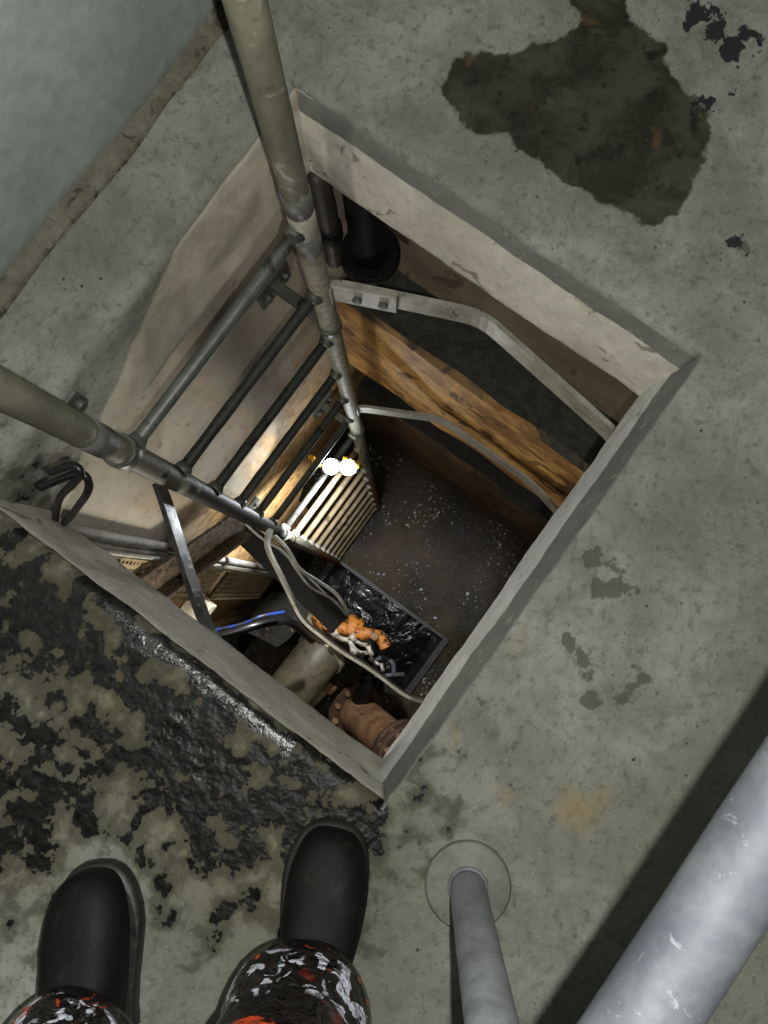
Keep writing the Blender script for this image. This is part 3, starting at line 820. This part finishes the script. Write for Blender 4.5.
for i, (x, y, r, lab) in enumerate(((-.270, YL - .02, .013, 'thick white cable beside the perforated tray, closest to the ladder'), (-.291, YL - .020, .009, 'thin white cable beside the perforated tray, in the middle of three'), (-.288, YL - .055, .005, 'thinnest white cable lying on the edge of the perforated tray'))):
    pts = [(x, y, -.27), (x - .001, y, -.6), (x + .002, y, -.95), (x, y - .001, -1.35), (x - .002, y, -1.8), (x + .001, y - .002, -2.3), (x, y, -2.7)]
    bm = B(); add_tube(bm, smooth_path(pts, 8), r, 12)
    tag(obj('cable', bm, M['cable_w'], None, (x, y, -2.7)), lab, 'cable', 'white cables on the pit wall')
# gritty diagonal brace
bm = B()
a, b = at(128, 600, H - 1.82), at(244, 518, H - 2.25)
add_bar(bm, a, b, .085, .012, .002, (.2, -1, .3)); add_bar(bm, a + Vector((-.036, -.022, -.02)), b + Vector((-.036, -.022, -.02)), .012, .05, .002, (.2, -1, .3))
tag(obj('steel_brace', bm, M['brace'], None, tuple(b)), 'gritty brown angle-steel brace slanting across the cable tray', 'brace')
# black channel beam with cables along it
bm = B()
a, b = at(228, 517, H - 2.45), at(340, 625, H - 2.45)
add_bar(bm, a, b, .07, .012, .002); u_ = (b - a).normalized().cross(Vector((0, 0, 1)))
for s in (-1, 1): add_bar(bm, a + u_ * s * .033 + Vector((0, 0, -.035)), b + u_ * s * .033 + Vector((0, 0, -.035)), .008, .07, .001)
tag(obj('steel_channel', bm, M['black'], None, tuple(a)), 'black steel channel reaching out over the pit from the wall', 'beam')
for off, lab, r in ((.052, 'white cable along the black steel channel, outer one', .006), (.034, 'white cable along the black steel channel, inner one', .0045)):
    pts = [a + u_ * -off + Vector((0, 0, .016))]
    for k in range(1, 8): pts.append(a.lerp(b, k / 7) - u_ * (off + .012 * math.sin(k * 1.9 + off * 60)) + Vector((0, 0, .018 + .006 * math.sin(k * 2.3))))
    bm = B(); add_tube(bm, smooth_path(pts, 6), r, 10)
    tag(obj('cable', bm, M['cable_w'], None, tuple(pts[0])), lab, 'cable', 'white cables along the channel')
# junction box, blue hose, dark cross pipe
c = at(196, 612, H - 2.75)
jb = thing('junction_box', 'small off-white junction box near the wet hoop bar', 'box', tuple(c + Vector((0, 0, -.05))))
bm = B(); add_box(bm, c - Vector((.055, .04, .05)), c + Vector((.055, .04, .04)), .006); obj('body', bm, M['box'], jb)
bm = B(); add_box(bm, c + Vector((-.058, -.043, .04)), c + Vector((.058, .043, .05)), .004); obj('lid', bm, M['box'], jb)
bm = B(); add_tube(bm, lin(c + Vector((0, .03, -.02)), (c.x, YL, c.z - .02), 3), .012, 10); obj('mounting_arm', bm, M['black'], jb)
pts = [at(200, 632, H - 3.0), at(225, 628, H - 3.0), at(245, 623, H - 3.0), at(262, 616, H - 3.0), at(284, 612, H - 3.1)]
bm = B(); add_tube(bm, smooth_path(pts, 8), .0065, 12); tag(obj('hose', bm, M['blue'], None, tuple(pts[0])), 'blue hose behind the black steel channel', 'hose')
pts = [at(190, 640, H - 3.05), at(225, 634, H - 3.05), at(262, 624, H - 3.1), at(290, 622, H - 3.3), at(312, 640, H - 3.6)]
bm = B(); add_tube(bm, smooth_path(pts, 8), .018, 12); tag(obj('hose', bm, M['cable_b'], None, tuple(pts[0])), 'thick black hose beside the blue hose', 'hose')

# ------------------------------------------------------------------ pipework at the bottom
# tall silt-coated riser
dz = H - 4.2
pe, pn = at(314, 662, dz), at(240, 752, dz)
dp = (pe - pn).normalized()
riser = thing('discharge_pipe', 'fat silt-coated pipe with a pale rim, lying out from under the near hatch edge', 'pipe', tuple(pe))
RR = .128
path = smooth_path([pn - dp * .12, pn, pn.lerp(pe, .5), pe, pe + dp * .10 + Vector((0, 0, -.05)), pe + dp * .15 + Vector((0, 0, -.16)), pe + dp * .16 + Vector((0, 0, -.45))], 10)
bm = B(); add_tube(bm, path, RR, 36, True, None, .004); obj('pipe_body', bm, M['olive_pipe'], riser)
bm = B(); add_tube(bm, smooth_path([pe + dp * .045 + Vector((0, 0, -.012)), pe + dp * .085 + Vector((0, 0, -.035))], 4), RR + .014, 40, True); obj('rim', bm, M['olive_rim'], riser)
pb, pc = at(331, 681, H - 4.42), at(292, 721, H - 4.42)
db = (pb - pc).normalized()
bm = B(); add_tube(bm, lin(pc - db * .3, pb, 12), .034, 18, True, None, .003)
sp_ = tag(obj('drain_pipe', bm, M['olive_rim'], None, tuple(pb)), 'slim pale pipe lying beside the fat silt-coated pipe', 'pipe')
bm = B(); add_disc(bm, pb - db * .03, db, .055, .06, 24, .006); obj('coupling', bm, M['rust'], sp_)
# rusty flanged elbow
fa = at(356, 712, H - 4.65); fb = at(404, 754, H - 4.1)
ax = (fb - fa).normalized()
el = thing('flanged_pipe', 'rusty flanged pipe bend with bolts in the lowest corner of the hatch view', 'pipe', tuple(fa))
bend = smooth_path([fa + Vector((0, 0, -.5)) - ax * .03, fa + Vector((0, 0, -.2)), fa + ax * .06 + Vector((0, 0, 0)), fb], 8)
path = smooth_path([fa - ax * .02, fa.lerp(fb, .35), fa.lerp(fb, .7), fb + ax * .06], 8)
bm = B(); add_tube(bm, path, .112, 30, True, None, .002); obj('pipe_body', bm, M['rust'], el)
fax = (ax + Vector((0, 0, -.25))).normalized()
for c0, rr in ((fa, .175), (fb - ax * .02, .175), (fb + ax * .045, .175)):
    bm = B(); u, w_ = add_disc(bm, c0, ax, rr, .04, 36, .005); fo_ = obj('flange', bm, M['rust_dark'], el)
    for k in range(10):
        th = k * math.pi / 5 + .3; bm = B()
        add_disc(bm, c0 + ax * .028 + (u * math.cos(th) + w_ * math.sin(th)) * (rr - .027), ax, .019, .034, 6, .003); obj('bolt', bm, M['rust'], fo_)
bm = B(); add_tube(bm, lin(fa + ax * .2 + Vector((0, 0, -.1)), fa + ax * .2 + Vector((0, 0, -1.0)), 4), .07, 18); obj('support_leg', bm, M['black'], el)
# small dark pipe from the flange to the clamp
pts = [fa - ax * .02 + Vector((0, 0, -.02)), at(368, 684, H - 4.35), at(372, 664, H - 4.4), at(368, 640, H - 4.4)]
bm = B(); add_tube(bm, smooth_path(pts, 8), .045, 16, True, None, .004); tag(obj('crooked_pipe', bm, M['black'], None, tuple(pts[0])), 'dark crooked pipe joining the rusty flange to the orange clamp', 'pipe')
# orange clamp
c = at(352, 630, H - 4.0)
cl = thing('pipe_clamp', 'orange painted iron clamp above the black sump', 'clamp', tuple(c))
xa = (at(372, 640, H - 4.0) - c).normalized()
bm = B(); add_disc(bm, c, xa, .075, .09, 24, .01, .045); obj('ring', bm, M['orange'], cl)
for s in (-1, 1):
    y_ = Vector((0, 0, 1)).cross(xa) * s
    p0 = c + xa * s * .02 + Vector((0, 0, .07))
    bm = B(); add_tube(bm, smooth_path([p0, p0 + xa * s * .06 + y_ * .02, p0 + xa * s * .11 + y_ * .035, p0 + xa * s * .15 + y_ * .02, p0 + xa * s * .175], 5), .03, 14, True, None, .012)
    e = obj('ear', bm, M['orange'], cl)
    bm = B(); add_disc(bm, p0 + xa * s * .10 + y_ * .03 + Vector((0, 0, .034)), (0, 0, 1), .022, .05, 6, .003); obj('bolt', bm, M['rust'], e)
bm = B(); add_tube(bm, lin(c - xa * .2 + Vector((-.06, .02, 0)), c + xa * .1, 4), .04, 16); obj('pipe_stub', bm, M['olive_rim'], cl)
# rags
def rag(pts, w_, lab):
    pts = smooth_path(pts, 6); bm = B(); rows = []
    for i, p in enumerate(pts):
        s = Vector((math.cos(i * .35), math.sin(i * .35), .3)) * w_ * (.6 + .4 * math.sin(i * 1.3))
        k = Vector((0, 0, .012))
        rows.append([bm.verts.new(p + s), bm.verts.new(p + k), bm.verts.new(p - s), bm.verts.new(p - k)])
    for i in range(len(rows) - 1):
        for j in range(4): bm.faces.new((rows[i][j], rows[i][(j + 1) % 4], rows[i + 1][(j + 1) % 4], rows[i + 1][j])).smooth = True
    bm.faces.new(rows[0]); bm.faces.new(rows[-1][::-1])
    tag(obj('rag', bm, M['rag'], None, tuple(pts[0])), lab, 'rag', 'torn rags on the pipe')
zz = H - 3.92
rag([at(332, 632, zz), at(345, 638, zz + .03), at(356, 648, zz), at(368, 654, zz)], .05, 'torn white rag knotted below the orange clamp')
rag([at(350, 636, zz + .02), at(362, 643, zz + .03), at(373, 652, zz)], .034, 'second torn white strip hanging right of the knotted rag')
rag([at(370, 656, zz - .1), at(378, 663, zz - .1), at(384, 668, zz - .12)], .028, 'small white scrap over the dark crooked pipe')
# shackle
c = at(388, 667, H - 4.1)
bm = B(); add_tube(bm, smooth_path([c + Vector((-.05, .03, 0)), c + Vector((-.02, .07, .02)), c + Vector((.03, .05, .03)), c + Vector((.03, -.01, .02)), c + Vector((-.02, -.05, 0))], 6), .013, 10)
sh = tag(obj('shackle', bm, M['galv'], None, tuple(c)), 'bright steel shackle beside the second hoop bar', 'shackle')
bm = B(); add_tube(bm, lin(c + Vector((-.08, .03, 0)), c + Vector((.02, -.09, .0)), 2), .011, 8); obj('pin', bm, M['galv'], sh)
bm = B(); pts = [at(394, 672, H - 4.3), at(388, 668, H - 4.15)]; add_tube(bm, lin(at(380, 690, ZB + .02), c, 5), .012, 8); tag(obj('tie_rod', bm, M['black'], None, tuple(at(380, 690, ZB))), 'thin black rod holding up the steel shackle', 'rod')
# plinth at the foot of the wall
bm = B()
cs = [Vector((p.x, min(p.y, YL), p.z)) for p in (at(262, 578, H - 4.3), at(318, 606, H - 4.3), at(278, 650, H - 4.3), at(228, 622, H - 4.3))]
rows = []
for (z, g) in ((ZB - .4, 1.0), (H - 4.33, 1.0), (H - 4.3, .97)):
    m_ = sum(cs, Vector()) / 4
    rows.append([bm.verts.new(((m_.x + (p.x - m_.x) * g), (m_.y + (p.y - m_.y) * g), z)) for p in cs])
for i in range(2):
    for k in range(4): bm.faces.new((rows[i][k], rows[i][(k + 1) % 4], rows[i + 1][(k + 1) % 4], rows[i + 1][k]))
bm.faces.new(rows[-1])
bmesh.ops.subdivide_edges(bm, edges=bm.edges[:], cuts=9, use_grid_fill=True)
for v in bm.verts:
    q_ = v.co * 5; v.co += Vector((noise.noise(q_), noise.noise(q_ + Vector((3, 4, 5))), noise.noise(q_ * 1.3 + Vector((9, 4, 1))))) * .035; v.co.y = min(v.co.y, YL)
tag(obj('plinth', bm, M['plinth'], None, tuple(m_)), 'wet mottled concrete plinth at the foot of the wall', 'plinth')

# ------------------------------------------------------------------ work lamp hanging behind the ladder
lc = at(340, 467, H - 2.5)
to_cam = (Vector((0, 0, H)) - lc).normalized()
lamp = thing('work_lamp', 'lit twin-head LED work lamp with yellow clips behind the ladder rungs', 'lamp', tuple(lc))
sx = ROT @ Vector((1, -.05, 0)); sx = (sx - sx.dot(to_cam) * to_cam).normalized()
bm = B(); add_bar(bm, lc - sx * .062 - to_cam * .026, lc + sx * .062 - to_cam * .026, .042, .03, .006, to_cam); obj('housing', bm, M['black'], lamp)
for s in (-.029, .027):
    bm = B(); add_disc(bm, lc + sx * s, to_cam, .0265, .022, 24, .004); obj('lens', bm, M['led'], lamp)
for s in (-1, 1):
    p_ = lc + sx * s * .058 - to_cam * .03
    bm = B(); add_tube(bm, smooth_path([p_, p_ + sx * s * .012 + Vector((0, .012, .03)), p_ + Vector((0, .035, .035)), p_ + Vector((0, .05, .015))], 6), .008, 8); obj('clip', bm, M['yellow'], lamp)

# ------------------------------------------------------------------ lights
def light(name, kind, loc, power, col=(1, 1, 1), size=.02, aim=None, spot=None):
    d = bpy.data.lights.new(name, kind); d.energy = power; d.color = col
    if kind in ('POINT', 'SPOT'): d.shadow_soft_size = size
    if spot: d.spot_size = R_(spot); d.spot_blend = .6
    o = bpy.data.objects.new(name, d); C.objects.link(o); o.location = loc
    if aim is not None: o.rotation_euler = (v3(aim) - v3(loc)).to_track_quat('-Z', 'Y').to_euler()
    return o
# phone torch beside the lens, with the wide-beam profile of a flash optic (brighter off axis)
fl_pos = Vector((0, 0, H)) + ROT @ Vector((.036, -.026, .0))
fo = light('torch', 'POINT', fl_pos, 29, (1, .99, .95), .006)
fo.matrix_world = Matrix.Translation(fl_pos) @ ROT.to_4x4()
d = fo.data; d.use_nodes = True; nt = d.node_tree
em = nt.nodes['Emission']
tc = nt.nodes.new('ShaderNodeTexCoord'); sp3 = nt.nodes.new('ShaderNodeSeparateXYZ'); nt.links.new(tc.outputs['Normal'], sp3.inputs[0])
ab = nt.nodes.new('ShaderNodeMath'); ab.operation = 'ABSOLUTE'; nt.links.new(sp3.outputs[2], ab.inputs[0])
mx = nt.nodes.new('ShaderNodeMath'); mx.operation = 'MAXIMUM'; mx.inputs[1].default_value = .55; nt.links.new(ab.outputs[0], mx.inputs[0])
pw = nt.nodes.new('ShaderNodeMath'); pw.operation = 'POWER'; pw.inputs[1].default_value = -3.0; nt.links.new(mx.outputs[0], pw.inputs[0])
nt.links.new(pw.outputs[0], em.inputs['Strength'])
light('lamp_up', 'SPOT', lc + to_cam * .04, 9, (.93, .97, 1), .02, lc + Vector((-.7, .35, .6)), 95)
light('lamp_down', 'SPOT', lc + Vector((-.02, -.05, -.03)), 110, (.95, .97, 1), .03, lc + Vector((-1.0, -.30, -1)), 122)
light('side_lamp', 'POINT', (-.55, .21, -.72), 11, (1, .93, .82), .05)

w = bpy.data.worlds.new('world'); S.world = w; w.use_nodes = True
w.node_tree.nodes['Background'].inputs[0].default_value = (.5, .55, .6, 1)
w.node_tree.nodes['Background'].inputs[1].default_value = .0006

S.view_settings.view_transform = 'Standard'; S.view_settings.look = 'None'
S.view_settings.gamma = 1; S.view_settings.use_curve_mapping = False
S.view_settings.exposure = 0
S.cycles.max_bounces = 6
